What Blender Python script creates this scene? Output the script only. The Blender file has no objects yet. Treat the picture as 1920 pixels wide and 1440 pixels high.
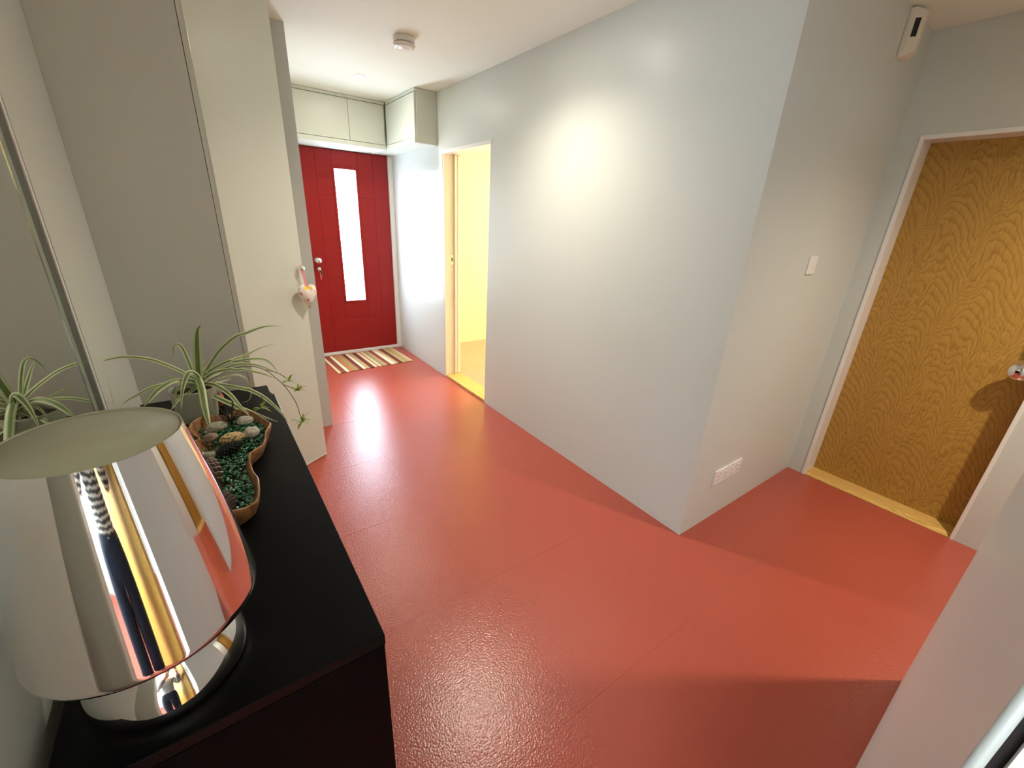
import bpy, bmesh, math, random
from mathutils import Vector, Matrix, noise as mnoise
S = bpy.context.scene
COL = S.collection
PI = math.pi

# ------------------------------------------------------------------ camera, world, exposure, lights
cam_d = bpy.data.cameras.new('camera'); cam = bpy.data.objects.new('camera', cam_d); COL.objects.link(cam)
cam_d.sensor_fit = 'HORIZONTAL'; cam_d.sensor_width = 36.0; cam_d.lens = 782.3956/1920*36
cam_d.clip_start = 0.01; cam_d.clip_end = 60
RX = Vector((0.81582203,-0.57637206,0.04721946)); UP = Vector((0.17571404,0.32484651,0.92930045)); FW = Vector((0.55096189,0.74984665,-0.3662936))
cam.matrix_world = Matrix(((RX.x,UP.x,-FW.x,0),(RX.y,UP.y,-FW.y,0),(RX.z,UP.z,-FW.z,1.5),(0,0,0,1)))
S.camera = cam
W = bpy.data.worlds.new('world'); S.world = W; W.use_nodes = True
W.node_tree.nodes['Background'].inputs[0].default_value = (.75,.85,1,1)
W.node_tree.nodes['Background'].inputs[1].default_value = 1.0
S.view_settings.view_transform = 'Standard'; S.view_settings.look = 'None'
S.view_settings.gamma = 1; S.view_settings.use_curve_mapping = False
S.view_settings.exposure = 1.65
try:
    S.cycles.max_bounces = 10; S.cycles.diffuse_bounces = 6; S.cycles.glossy_bounces = 6
    S.cycles.sample_clamp_indirect = 6
except Exception: pass
SPOT_W = dict(hall=33, porch=13, corridor=55)
SPOT_COL = (1,.89,.73)
DOOR_GLASS = 12.0      # daylight through the frosted front-door glass
ROOM_WIN = 5.5        # window of the yellow room
BACK_WIN = 16.0         # window of the room the photographer stands in

def area_light(name, loc, rot, sx, sy, power, col):
    d = bpy.data.lights.new(name, 'AREA'); d.shape = 'RECTANGLE'; d.size = sx; d.size_y = sy
    d.energy = power; d.color = col
    o = bpy.data.objects.new(name, d); o.location = loc; o.rotation_euler = rot; COL.objects.link(o); return o

# ------------------------------------------------------------------ helpers
def tag(o, label=None, cat=None, group=None, kind=None):
    if label: o['label'] = label
    if cat: o['category'] = cat
    if group: o['group'] = group
    if kind: o['kind'] = kind
    return o
def empty(name, loc=(0,0,0), rz=0, label=None, cat=None, group=None):
    o = bpy.data.objects.new(name, None); COL.objects.link(o); o.location = loc; o.rotation_euler = (0,0,rz)
    o.empty_display_size = .05
    return tag(o, label, cat, group)
def obj(name, bm, m, parent=None, bevel=0, smooth=None, sub=0, seg=2):
    me = bpy.data.meshes.new(name)
    if smooth is not None:
        for f in bm.faces: f.smooth = smooth
    bm.normal_update(); bm.to_mesh(me); bm.free()
    for x in (m if isinstance(m,(list,tuple)) else [m]): me.materials.append(x)
    o = bpy.data.objects.new(name, me); COL.objects.link(o)
    if parent is not None: o.parent = parent
    if bevel:
        b = o.modifiers.new('bevel','BEVEL'); b.width = bevel; b.segments = seg; b.limit_method = 'ANGLE'; b.angle_limit = .6
        b.harden_normals = False
    if sub:
        s = o.modifiers.new('sub','SUBSURF'); s.levels = sub; s.render_levels = sub
    return o
def box(bm, x0,x1,y0,y1,z0,z1, mi=0):
    v = [bm.verts.new((x,y,z)) for x in (x0,x1) for y in (y0,y1) for z in (z0,z1)]
    for q in ((0,1,3,2),(4,6,7,5),(0,4,5,1),(2,3,7,6),(0,2,6,4),(1,5,7,3)):
        f = bm.faces.new([v[i] for i in q]); f.material_index = mi
    return v
def B(*a):
    bm = bmesh.new()
    for t in a: box(bm,*t)
    return bm
def prism(bm, pts, z0, z1, mi=0):
    a = [bm.verts.new((x,y,z0)) for x,y in pts]; b = [bm.verts.new((x,y,z1)) for x,y in pts]; n = len(pts)
    fs = [bm.faces.new(a[::-1]), bm.faces.new(b)] + [bm.faces.new((a[i],a[(i+1)%n],b[(i+1)%n],b[i])) for i in range(n)]
    for f in fs: f.material_index = mi
    bmesh.ops.recalc_face_normals(bm, faces=fs)
def lathe(bm, prof, n=48, M=None, cap0=False, cap1=False, mi=0):
    rings = []
    for r,z in prof:
        if r < 1e-6: rings.append([bm.verts.new((0,0,z))])
        else: rings.append([bm.verts.new((r*math.cos(2*PI*i/n), r*math.sin(2*PI*i/n), z)) for i in range(n)])
    fs = []
    for a,b in zip(rings, rings[1:]):
        for i in range(n):
            j = (i+1)%n
            if len(a)==1 and len(b)==1: continue
            if len(a)==1: fs.append(bm.faces.new((a[0],b[j],b[i])))
            elif len(b)==1: fs.append(bm.faces.new((a[i],a[j],b[0])))
            else: fs.append(bm.faces.new((a[i],a[j],b[j],b[i])))
    if cap0 and len(rings[0])>1: fs.append(bm.faces.new(rings[0][::-1]))
    if cap1 and len(rings[-1])>1: fs.append(bm.faces.new(rings[-1]))
    for f in fs: f.smooth = True; f.material_index = mi
    if M is not None:
        vs = [v for r in rings for v in r]
        for v in vs: v.co = M @ v.co
    return rings
def tube(bm, pts, r, n=8, caps=True, mi=0):
    pts = [Vector(p) for p in pts]; rings = []; prev = None
    rr = r if isinstance(r,(list,tuple)) else [r]*len(pts)
    for i,p in enumerate(pts):
        t = (pts[min(i+1,len(pts)-1)]-pts[max(i-1,0)]).normalized()
        if prev is None: a = t.orthogonal().normalized()
        else: a = (prev - t*prev.dot(t)).normalized()
        prev = a; b = t.cross(a)
        rings.append([bm.verts.new(p+(a*math.cos(2*PI*k/n)+b*math.sin(2*PI*k/n))*rr[i]) for k in range(n)])
    for a,b in zip(rings,rings[1:]):
        for k in range(n):
            f = bm.faces.new((a[k],a[(k+1)%n],b[(k+1)%n],b[k])); f.smooth = True; f.material_index = mi
    if caps:
        bm.faces.new(rings[0][::-1]).material_index = mi; bm.faces.new(rings[-1]).material_index = mi
def catmull(P, m=5):
    P = [Vector(p) for p in P]; Q = [P[0]*2-P[1]]+P+[P[-1]*2-P[-2]]; out = []
    for i in range(1,len(Q)-2):
        for k in range(m):
            t = k/m; a,b,c,d = Q[i-1],Q[i],Q[i+1],Q[i+2]
            out.append(.5*((2*b)+(c-a)*t+(2*a-5*b+4*c-d)*t*t+(3*b-a-3*c+d)*t**3))
    out.append(P[-1]); return out
def frame_M(origin, zdir, xhint=(0,0,1)):
    z = Vector(zdir).normalized(); x = Vector(xhint); x = (x - z*x.dot(z))
    if x.length < 1e-4: x = z.orthogonal()
    x.normalize(); y = z.cross(x)
    return Matrix(((x.x,y.x,z.x,origin[0]),(x.y,y.y,z.y,origin[1]),(x.z,y.z,z.z,origin[2]),(0,0,0,1)))

# ------------------------------------------------------------------ materials
def srgb(r,g,b):
    f = lambda c: (c/255)/12.92 if c/255<=.04045 else (((c/255)+.055)/1.055)**2.4
    return (f(r),f(g),f(b),1)
def mat(name, col, rough=.5, metal=0, spec=.5, bump=None, var=None, coat=0, coat_r=.1, trans=0, ior=1.45, emit=None, sheen=0, sss=0):
    """bump=(scale, strength, distance); var=(scale, amount)"""
    m = bpy.data.materials.new(name); m.use_nodes = True; nt = m.node_tree; N = nt.nodes; L = nt.links
    p = N['Principled BSDF']; c = col if len(col)==4 else (*col,1)
    p.inputs['Base Color'].default_value = c; p.inputs['Roughness'].default_value = rough
    p.inputs['Metallic'].default_value = metal; p.inputs['Specular IOR Level'].default_value = spec
    p.inputs['Coat Weight'].default_value = coat; p.inputs['Coat Roughness'].default_value = coat_r
    p.inputs['Transmission Weight'].default_value = trans; p.inputs['IOR'].default_value = ior
    p.inputs['Sheen Weight'].default_value = sheen; p.inputs['Subsurface Weight'].default_value = sss
    if emit: p.inputs['Emission Color'].default_value = (*emit[0],1); p.inputs['Emission Strength'].default_value = emit[1]
    tc = N.new('ShaderNodeTexCoord')
    if var:
        n = N.new('ShaderNodeTexNoise'); n.inputs['Scale'].default_value = var[0]; n.inputs['Detail'].default_value = 4
        L.new(tc.outputs['Object'], n.inputs['Vector'])
        mx = N.new('ShaderNodeMix'); mx.data_type = 'RGBA'
        mx.inputs[6].default_value = tuple(v*(1-var[1]) for v in c[:3])+(1,); mx.inputs[7].default_value = tuple(min(1,v*(1+var[1])) for v in c[:3])+(1,)
        L.new(n.outputs['Fac'], mx.inputs[0]); L.new(mx.outputs[2], p.inputs['Base Color'])
    if bump:
        n = N.new('ShaderNodeTexNoise'); n.inputs['Scale'].default_value = bump[0]; n.inputs['Detail'].default_value = 3
        L.new(tc.outputs['Object'], n.inputs['Vector'])
        b = N.new('ShaderNodeBump'); b.inputs['Strength'].default_value = bump[1]; b.inputs['Distance'].default_value = bump[2]
        L.new(n.outputs['Fac'], b.inputs['Height']); L.new(b.outputs['Normal'], p.inputs['Normal'])
    return m
M = {}
WALLC = (.605,.635,.595)
M['wall'] = mat('wall_paint', WALLC, .36, spec=.5, bump=(22,.06,.004))
M['wallwarm'] = M['wall']
M['cupboard'] = mat('cupboard_paint', (.635,.665,.585), .36, bump=(30,.03,.002))
M['panel'] = mat('panel_paint', (.59,.615,.565), .42, bump=(30,.03,.002))
M['ceiling'] = mat('ceiling_paint', (.84,.86,.76), .75, bump=(40,.05,.002))
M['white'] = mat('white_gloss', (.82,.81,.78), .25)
M['cream'] = mat('cream_gloss', (.80,.70,.58), .35)
M['plastic'] = mat('white_plastic', (.80,.78,.74), .35)
M['oldplastic'] = mat('cream_plastic', (.72,.66,.54), .4)
M['grey_plastic'] = mat('grey_plastic', (.25,.22,.19), .5)
M['black'] = mat('black_hole', (.005,.005,.006), .5)
M['bead'] = mat('bead_paint', (.42,.45,.44), .3)
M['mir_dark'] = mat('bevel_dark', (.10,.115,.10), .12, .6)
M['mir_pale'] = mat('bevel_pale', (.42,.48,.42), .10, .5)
M['chrome'] = mat('chrome', (.86,.86,.86), .04, 1)
M['satin'] = mat('satin_chrome', (.70,.69,.67), .22, 1)
M['mirror'] = mat('mirror_silver', (.80,.83,.79), .01, 1)
M['mirror_edge'] = mat('mirror_edge_glass', (.25,.33,.27), .12, .3)
M['yellow'] = mat('yellow_paint', (.80,.74,.34), .6)
M['reddoor'] = mat('red_door', (.30,.010,.010), .38, spec=.35, bump=(60,.05,.001))
M['redgroove'] = mat('red_groove', (.30,.008,.010), .5)
M['glassglow'] = mat('frosted_daylit_glass', (.9,.9,.9), .3, emit=((.70,.84,1.0), DOOR_GLASS))
M['winroom'] = mat('daylit_window', (.9,.9,.9), .3, emit=((1.0,.98,.92), ROOM_WIN))
M['winback'] = mat('daylit_back_window', (.9,.9,.9), .3, emit=((.82,.92,1.0), BACK_WIN))
M['lampglow'] = mat('downlight_lens', (.9,.9,.9), .3, emit=((1,.93,.82), 130.0))
M['ebony'] = mat('black_ash', (.0045,.0048,.0052), .28, spec=.10, bump=(90,.10,.001))
M['ebony_d'] = mat('black_carcass', (.003,.003,.0033), .5, spec=.06)
M['shade_in'] = mat('shade_lining', (.36,.36,.255), .7)
M['stone'] = mat('pale_stone', (.52,.49,.40), .8, bump=(40,.6,.01), var=(35,.35))
M['stone2'] = mat('greenish_stone', (.36,.36,.27), .8, bump=(60,.6,.01), var=(40,.35))
M['stoneb'] = mat('brown_stone', (.28,.20,.15), .8, bump=(60,.6,.01), var=(40,.5))
M['pumice'] = mat('pumice', (.60,.46,.22), .9, bump=(90,.4,.004), var=(50,.2))
M['pumice_hole'] = mat('pumice_hole', (.20,.12,.045), .95)
M['gravel'] = mat('green_glass', (.006,.11,.038), .05, spec=.9, coat=1, coat_r=.03, var=(120,.8))
M['cone'] = mat('pinecone', (.085,.055,.038), .75, var=(60,.4))
M['cone_tip'] = mat('pinecone_tip', (.30,.23,.17), .75)
M['conedark'] = mat('dark_pinecone', (.018,.020,.018), .6, var=(60,.4))
M['pot'] = mat('pot_ceramic', (.40,.41,.31), .35, bump=(20,.1,.003))
M['soil'] = mat('soil', (.045,.018,.012), .95, bump=(120,1,.01))
M['leafg'] = mat('leaf_green', (.15,.235,.075), .42, var=(30,.25), sheen=0)
M['leafc'] = mat('leaf_cream', (.60,.64,.40), .45)
M['stem'] = mat('runner_stem', (.10,.10,.04), .6)
M['babyg'] = mat('plantlet_green', (.32,.44,.07), .5)
M['ribbon'] = mat('pink_ribbon', (.75,.25,.28), .6)
M['terra'] = mat('ornament_red', (.40,.10,.045), .4)
M['porcelain'] = mat('porcelain', (.8,.75,.68), .2)
M['doorshadow'] = mat('seal_black', (.02,.02,.02), .6)
M['navy'] = mat('navy_cloth', (.004,.008,.022), .85)
M['skin'] = mat('skin', (.62,.36,.25), .5, sss=.05)
M['hair'] = mat('hair', (.06,.035,.02), .6, bump=(80,.6,.005))
M['shoe'] = mat('shoe_leather', (.03,.025,.02), .4)
M['carpet'] = mat('back_floor', (.30,.26,.22), .9)

def rubber_mat():
    m = mat('red_rubber_tile', (.30,.07,.045), .25, spec=.62)
    nt = m.node_tree; N = nt.nodes; L = nt.links; p = N['Principled BSDF']
    tc = N.new('ShaderNodeNewGeometry')
    n1 = N.new('ShaderNodeTexNoise'); n1.inputs['Scale'].default_value = 150; n1.inputs['Detail'].default_value = 1.5; n1.inputs['Roughness'].default_value = .45
    n2 = N.new('ShaderNodeTexNoise'); n2.inputs['Scale'].default_value = 2.2; n2.inputs['Detail'].default_value = 3
    L.new(tc.outputs['Position'], n1.inputs['Vector']); L.new(tc.outputs['Position'], n2.inputs['Vector'])
    b = N.new('ShaderNodeBump'); b.inputs['Strength'].default_value = .75; b.inputs['Distance'].default_value = .0014
    L.new(n1.outputs['Fac'], b.inputs['Height'])
    L.new(b.outputs['Normal'], p.inputs['Normal'])
    mx = N.new('ShaderNodeMix'); mx.data_type = 'RGBA'
    mx.inputs[6].default_value = (.36,.070,.044,1); mx.inputs[7].default_value = (.395,.079,.050,1)
    L.new(n2.outputs['Fac'], mx.inputs[0]); L.new(mx.outputs[2], p.inputs['Base Color'])
    return m
M['rubber'] = rubber_mat()
def grain_mat(name, c0, c1, axis_along='Z', across='Y', rough=.4, flames=True, k=1.0, spec=.4):
    """wood veneer: arched 'flame' figure, across = horizontal object axis"""
    m = mat(name, c0, rough, spec=spec); nt = m.node_tree; N = nt.nodes; L = nt.links; p = N['Principled BSDF']
    tc = N.new('ShaderNodeTexCoord'); sp = N.new('ShaderNodeSeparateXYZ'); L.new(tc.outputs['Object'], sp.inputs[0])
    def math_(op, a, b=None):
        q = N.new('ShaderNodeMath'); q.operation = op
        for i,x in enumerate((a,b)):
            if x is None: continue
            if isinstance(x,(int,float)): q.inputs[i].default_value = x
            else: L.new(x, q.inputs[i])
        return q.outputs[0]
    al = sp.outputs[axis_along]; ac = sp.outputs[across]
    nz = N.new('ShaderNodeTexNoise'); nz.inputs['Scale'].default_value = 4.0*k; nz.inputs['Detail'].default_value = 3
    mp = N.new('ShaderNodeMapping'); L.new(tc.outputs['Object'], mp.inputs[0]); L.new(mp.outputs[0], nz.inputs['Vector'])
    sc = [2.2,2.2,2.2]; sc['XYZ'.index(axis_along)] = .8; mp.inputs['Scale'].default_value = sc
    if flames:
        w = math_('ABSOLUTE', math_('SINE', math_('ADD', math_('MULTIPLY', ac, 17.0*k), math_('MULTIPLY', nz.outputs['Fac'], 4.5))))
        h = math_('ADD', math_('ADD', math_('MULTIPLY', al, 21.0), math_('MULTIPLY', w, -3.6)), math_('MULTIPLY', nz.outputs['Fac'], 6.5))
    else:
        h = math_('ADD', math_('MULTIPLY', ac, 60.0*k), math_('MULTIPLY', nz.outputs['Fac'], 8.0))
    s = math_('FRACT', h)
    ramp = N.new('ShaderNodeValToRGB'); L.new(s, ramp.inputs[0])
    e = ramp.color_ramp.elements; e[0].position = 0; e[0].color = c1; e[1].position = .35; e[1].color = c0
    x = e.new(.85); x.color = tuple(v*1.08 for v in c0[:3])+(1,); y = e.new(1.0); y.color = c1
    # fine pores
    pn = N.new('ShaderNodeTexNoise'); pn.inputs['Scale'].default_value = 40; pn.inputs['Detail'].default_value = 5
    mp2 = N.new('ShaderNodeMapping'); L.new(tc.outputs['Object'], mp2.inputs[0]); L.new(mp2.outputs[0], pn.inputs['Vector'])
    sc = [6,6,6]; sc['XYZ'.index(axis_along)] = .35; mp2.inputs['Scale'].default_value = sc
    mx = N.new('ShaderNodeMix'); mx.data_type = 'RGBA'; mx.blend_type = 'MULTIPLY'; mx.inputs[0].default_value = .55
    r2 = N.new('ShaderNodeValToRGB'); L.new(pn.outputs['Fac'], r2.inputs[0]); r2.color_ramp.elements[0].position = .3; r2.color_ramp.elements[0].color = (.55,.5,.45,1); r2.color_ramp.elements[1].position = .6
    L.new(ramp.outputs[0], mx.inputs[6]); L.new(r2.outputs[0], mx.inputs[7]); L.new(mx.outputs[2], p.inputs['Base Color'])
    return m
M['oak'] = grain_mat('oak_veneer', (.46,.268,.057,1), (.375,.20,.040,1), k=.9)
M['oakstrip'] = grain_mat('oak_solid', (.66,.42,.13,1), (.54,.31,.08,1), axis_along='Y', across='X', flames=False, rough=.35)
M['laminate'] = grain_mat('grey_oak_plank', (.46,.33,.22,1), (.38,.27,.18,1), axis_along='X', across='Y', flames=False, rough=.4)
M['olive'] = grain_mat('olive_wood', (.34,.165,.065,1), (.19,.080,.032,1), axis_along='Y', across='X', flames=False, rough=.35, k=.8)
def mat_stripes():
    m = mat('woven_stripes', (.5,.3,.15), .9); nt = m.node_tree; N = nt.nodes; L = nt.links; p = N['Principled BSDF']
    tc = N.new('ShaderNodeTexCoord'); sp = N.new('ShaderNodeSeparateXYZ'); L.new(tc.outputs['Object'], sp.inputs[0])
    mr = N.new('ShaderNodeMapRange'); mr.inputs[1].default_value = -.4; mr.inputs[2].default_value = .4
    L.new(sp.outputs[0], mr.inputs[0])
    ramp = N.new('ShaderNodeValToRGB'); ramp.color_ramp.interpolation = 'CONSTANT'; L.new(mr.outputs[0], ramp.inputs[0])
    cr=(.72,.55,.33,1); ru=(.26,.055,.025,1); wh=(.80,.72,.55,1); orr=(.46,.19,.055,1); dr=(.16,.028,.018,1); tn=(.50,.34,.14,1); ol=(.36,.27,.12,1)
    st=[(0,cr),(.035,ru),(.10,wh),(.135,orr),(.20,ol),(.235,orr),(.265,dr),(.31,wh),(.345,tn),(.40,dr),(.46,cr),(.50,orr),(.525,wh),(.545,ol),(.60,tn),(.63,ru),(.685,wh),(.72,cr),(.755,tn),(.79,dr),(.845,tn),(.90,ol),(.925,tn),(.97,cr)]
    e = ramp.color_ramp.elements
    e[0].position = 0; e[0].color = st[0][1]; e[1].position = st[1][0]; e[1].color = st[1][1]
    for q,c in st[2:]:
        x = e.new(q); x.color = c
    L.new(ramp.outputs[0], p.inputs['Base Color'])
    w = N.new('ShaderNodeTexWave'); w.inputs['Scale'].default_value = 120; w.bands_direction = 'Y'; L.new(tc.outputs['Object'], w.inputs[0])
    b = N.new('ShaderNodeBump'); b.inputs['Strength'].default_value = .5; b.inputs['Distance'].default_value = .002; L.new(w.outputs['Fac'], b.inputs['Height']); L.new(b.outputs[0], p.inputs['Normal'])
    return m
M['mat'] = mat_stripes()
def zebra():
    m = mat('striped_knit', (.5,.5,.5), .85); nt = m.node_tree; N = nt.nodes; L = nt.links; p = N['Principled BSDF']
    tc = N.new('ShaderNodeTexCoord'); w = N.new('ShaderNodeTexWave'); w.bands_direction = 'Z'; w.wave_profile = 'SIN'
    w.inputs['Scale'].default_value = 13.5; w.inputs['Distortion'].default_value = 3.2; w.inputs['Detail'].default_value = 2; w.inputs['Detail Scale'].default_value = 1.6
    L.new(tc.outputs['Object'], w.inputs[0]); r = N.new('ShaderNodeValToRGB'); r.color_ramp.interpolation = 'CONSTANT'
    r.color_ramp.elements[0].color = (.006,.007,.010,1); r.color_ramp.elements[1].color = (.62,.60,.54,1); r.color_ramp.elements[1].position = .62
    L.new(w.outputs['Fac'], r.inputs[0]); L.new(r.outputs[0], p.inputs['Base Color']); return m
M['zebra'] = zebra()
def floral():
    m = mat('floral_cotton', (.8,.72,.68), .85, bump=(150,.3,.001)); nt = m.node_tree; N = nt.nodes; L = nt.links; p = N['Principled BSDF']
    tc = N.new('ShaderNodeTexCoord'); prev = None
    base = (.80,.72,.66,1)
    for sc,th,col,off in ((38,.30,(.62,.26,.28,1),0),(30,.24,(.14,.15,.13,1),3.3),(17,.20,(.85,.66,.03,1),8.1)):
        mp = N.new('ShaderNodeMapping'); mp.inputs['Location'].default_value = (off,off*.7,off*.3); L.new(tc.outputs['Object'], mp.inputs[0])
        v = N.new('ShaderNodeTexVoronoi'); v.inputs['Scale'].default_value = sc; L.new(mp.outputs[0], v.inputs['Vector'])
        lt = N.new('ShaderNodeMath'); lt.operation = 'LESS_THAN'; lt.inputs[1].default_value = th; L.new(v.outputs['Distance'], lt.inputs[0])
        mx = N.new('ShaderNodeMix'); mx.data_type = 'RGBA'; mx.inputs[7].default_value = col; L.new(lt.outputs[0], mx.inputs[0])
        if prev is None: mx.inputs[6].default_value = base
        else: L.new(prev, mx.inputs[6])
        prev = mx.outputs[2]
    L.new(prev, p.inputs['Base Color']); return m
M['floral'] = floral()
LEAVES= [([(-0.081, 1.56, 0.976), (-0.109, 1.566, 1.009), (-0.146, 1.573, 1.039), (-0.184, 1.58, 1.062), (-0.232, 1.588, 1.074), (-0.272, 1.595, 1.071), (-0.303, 1.6, 1.061)], 0.011), ([(-0.085, 1.56, 0.983), (-0.091, 1.579, 1.01), (-0.096, 1.6, 1.043), (-0.105, 1.625, 1.078), (-0.117, 1.635, 1.086), (-0.127, 1.644, 1.07), (-0.132, 1.66, 1.037)], 0.01), ([(-0.087, 1.56, 0.98), (-0.093, 1.602, 1.006), (-0.101, 1.656, 1.04), (-0.11, 1.7, 1.068)], 0.01), ([(-0.077, 1.56, 0.978), (-0.076, 1.559, 1.005), (-0.07, 1.556, 1.049), (-0.061, 1.553, 1.106), (-0.052, 1.551, 1.144), (-0.039, 1.55, 1.161)], 0.021), ([(-0.074, 1.56, 0.978), (-0.064, 1.563, 0.996), (-0.036, 1.568, 1.035), (-0.006, 1.574, 1.07), (0.039, 1.581, 1.104), (0.07, 1.585, 1.112), (0.113, 1.591, 1.124), (0.143, 1.594, 1.127), (0.188, 1.6, 1.119)], 0.012), ([(-0.074, 1.56, 0.978), (-0.041, 1.581, 1.001), (-0.002, 1.602, 1.016), (0.032, 1.62, 1.021), (0.063, 1.634, 1.025), (0.112, 1.657, 1.038), (0.166, 1.68, 1.042)], 0.01), ([(-0.074, 1.56, 0.976), (-0.067, 1.56, 0.992), (-0.033, 1.56, 1.016), (0.011, 1.56, 1.033), (0.025, 1.56, 1.028), (0.062, 1.56, 1.031), (0.107, 1.56, 1.024), (0.128, 1.56, 1.002), (0.142, 1.56, 0.971)], 0.012), ([(-0.074, 1.56, 0.976), (-0.068, 1.557, 0.987), (-0.017, 1.543, 1.013), (0.027, 1.531, 1.027), (0.046, 1.526, 1.027), (0.082, 1.516, 1.021), (0.116, 1.506, 1.002), (0.134, 1.5, 0.988)], 0.01), ([(-0.075, 1.56, 0.975), (-0.063, 1.553, 0.987), (-0.035, 1.537, 1.008), (0.006, 1.516, 1.019), (0.019, 1.508, 1.017), (0.042, 1.496, 1.018), (0.087, 1.471, 1.006), (0.122, 1.45, 0.989)], 0.012), ([(-0.077, 1.56, 0.975), (-0.078, 1.55, 0.997), (-0.085, 1.539, 1.016), (-0.097, 1.53, 1.021), (-0.11, 1.515, 1.003), (-0.122, 1.492, 0.973), (-0.132, 1.46, 0.927)], 0.014), ([(-0.081, 1.56, 0.979), (-0.079, 1.551, 0.991), (-0.075, 1.515, 0.967), (-0.075, 1.466, 0.935), (-0.073, 1.413, 0.904), (-0.07, 1.38, 0.885)], 0.018), ([(-0.076, 1.56, 0.957), (-0.071, 1.551, 0.947), (-0.034, 1.516, 0.925), (0.008, 1.477, 0.903), (-0.001, 1.47, 0.911), (0.031, 1.442, 0.899), (0.063, 1.414, 0.885), (0.101, 1.38, 0.87)], 0.015), ([(-0.074, 1.56, 0.969), (-0.057, 1.541, 0.974), (-0.037, 1.515, 0.972), (-0.008, 1.466, 0.956), (0.013, 1.415, 0.93), (0.036, 1.36, 0.905)], 0.013), ([(-0.072, 1.56, 0.965), (-0.048, 1.542, 0.972), (-0.003, 1.506, 0.968), (0.041, 1.469, 0.96), (0.043, 1.468, 0.961), (0.074, 1.438, 0.944), (0.099, 1.409, 0.919), (0.119, 1.381, 0.892), (0.128, 1.36, 0.867)], 0.012), ([(-0.071, 1.56, 0.968), (-0.048, 1.565, 0.968), (-0.01, 1.572, 0.977), (0.027, 1.58, 0.975), (0.049, 1.585, 0.95), (0.055, 1.591, 0.907), (0.043, 1.596, 0.874), (0.021, 1.6, 0.867)], 0.006), ([(-0.082, 1.56, 0.973), (-0.115, 1.531, 0.998), (-0.141, 1.51, 1.005), (-0.172, 1.481, 0.996), (-0.194, 1.456, 0.979), (-0.207, 1.44, 0.968)], 0.015), ([(-0.084, 1.56, 0.977), (-0.117, 1.553, 0.988), (-0.166, 1.543, 0.991), (-0.197, 1.536, 0.986), (-0.229, 1.529, 0.973), (-0.251, 1.523, 0.963), (-0.264, 1.52, 0.953)], 0.009), ([(-0.086, 1.56, 0.974), (-0.119, 1.588, 0.98), (-0.141, 1.606, 0.983), (-0.158, 1.621, 0.988), (-0.172, 1.632, 0.986), (-0.183, 1.64, 0.978)], 0.006), ([(-0.086, 1.56, 0.962), (-0.108, 1.533, 0.955), (-0.128, 1.508, 0.954), (-0.143, 1.485, 0.946), (-0.156, 1.46, 0.933)], 0.009), ([(-0.088, 1.56, 0.965), (-0.103, 1.546, 0.967), (-0.113, 1.533, 0.986), (-0.128, 1.517, 0.982), (-0.14, 1.499, 0.966), (-0.143, 1.47, 0.934)], 0.006), ([(-0.072, 1.56, 0.974), (-0.067, 1.568, 1.001), (-0.065, 1.576, 1.028), (-0.061, 1.58, 1.039)], 0.011), ([(-0.07, 1.56, 0.974), (-0.062, 1.592, 1.004), (-0.058, 1.62, 1.032)], 0.008), ([(-0.067, 1.56, 0.969), (-0.042, 1.596, 0.955), (-0.02, 1.626, 0.945), (0.006, 1.66, 0.939)], 0.008), ([(-0.067, 1.56, 0.977), (-0.046, 1.608, 0.972), (-0.021, 1.658, 0.964), (0.001, 1.7, 0.96)], 0.007)]
STEMS= [[(-0.071, 1.56, 0.968), (0.006, 1.531, 1.012), (0.059, 1.502, 1.025), (0.099, 1.473, 1.015), (0.122, 1.444, 0.993), (0.14, 1.416, 0.973), (0.153, 1.387, 0.947), (0.16, 1.358, 0.926), (0.161, 1.329, 0.903), (0.16, 1.3, 0.895)], [(0.1, 1.5, 1.007), (0.132, 1.473, 0.999), (0.147, 1.447, 0.991), (0.156, 1.42, 0.986)], [(0.134, 1.4, 0.984), (0.157, 1.39, 0.972), (0.172, 1.38, 0.964)], [(0.073, 1.42, 0.951), (0.075, 1.41, 0.93), (0.064, 1.4, 0.92)]]
RIM= [(-0.121, 1.385), (-0.097, 1.428), (-0.055, 1.443), (-0.021, 1.437), (-0.009, 1.457), (0.018, 1.453), (0.048, 1.425), (0.075, 1.338), (0.078, 1.294), (0.06, 1.242), (0.053, 1.202), (0.039, 1.175), (0.015, 1.143), (0.009, 1.128), (0.009, 1.074), (0.016, 1.031), (0.015, 0.984), (0.01, 0.939), (-0.002, 0.919), (-0.028, 0.9), (-0.052, 0.898)]
RIMB= [(-0.111, 1.244), (-0.113, 1.272), (-0.096, 1.303)]

# ------------------------------------------------------------------ the setting
H = 2.434
def struct(name, bm, m, parent=None, bevel=0):
    o = obj(name, bm, m, parent, bevel); o['kind'] = 'structure'; return o
XL, XR, YR, XE, YN = -.285, 1.786, .880, 3.045, -.030
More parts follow.
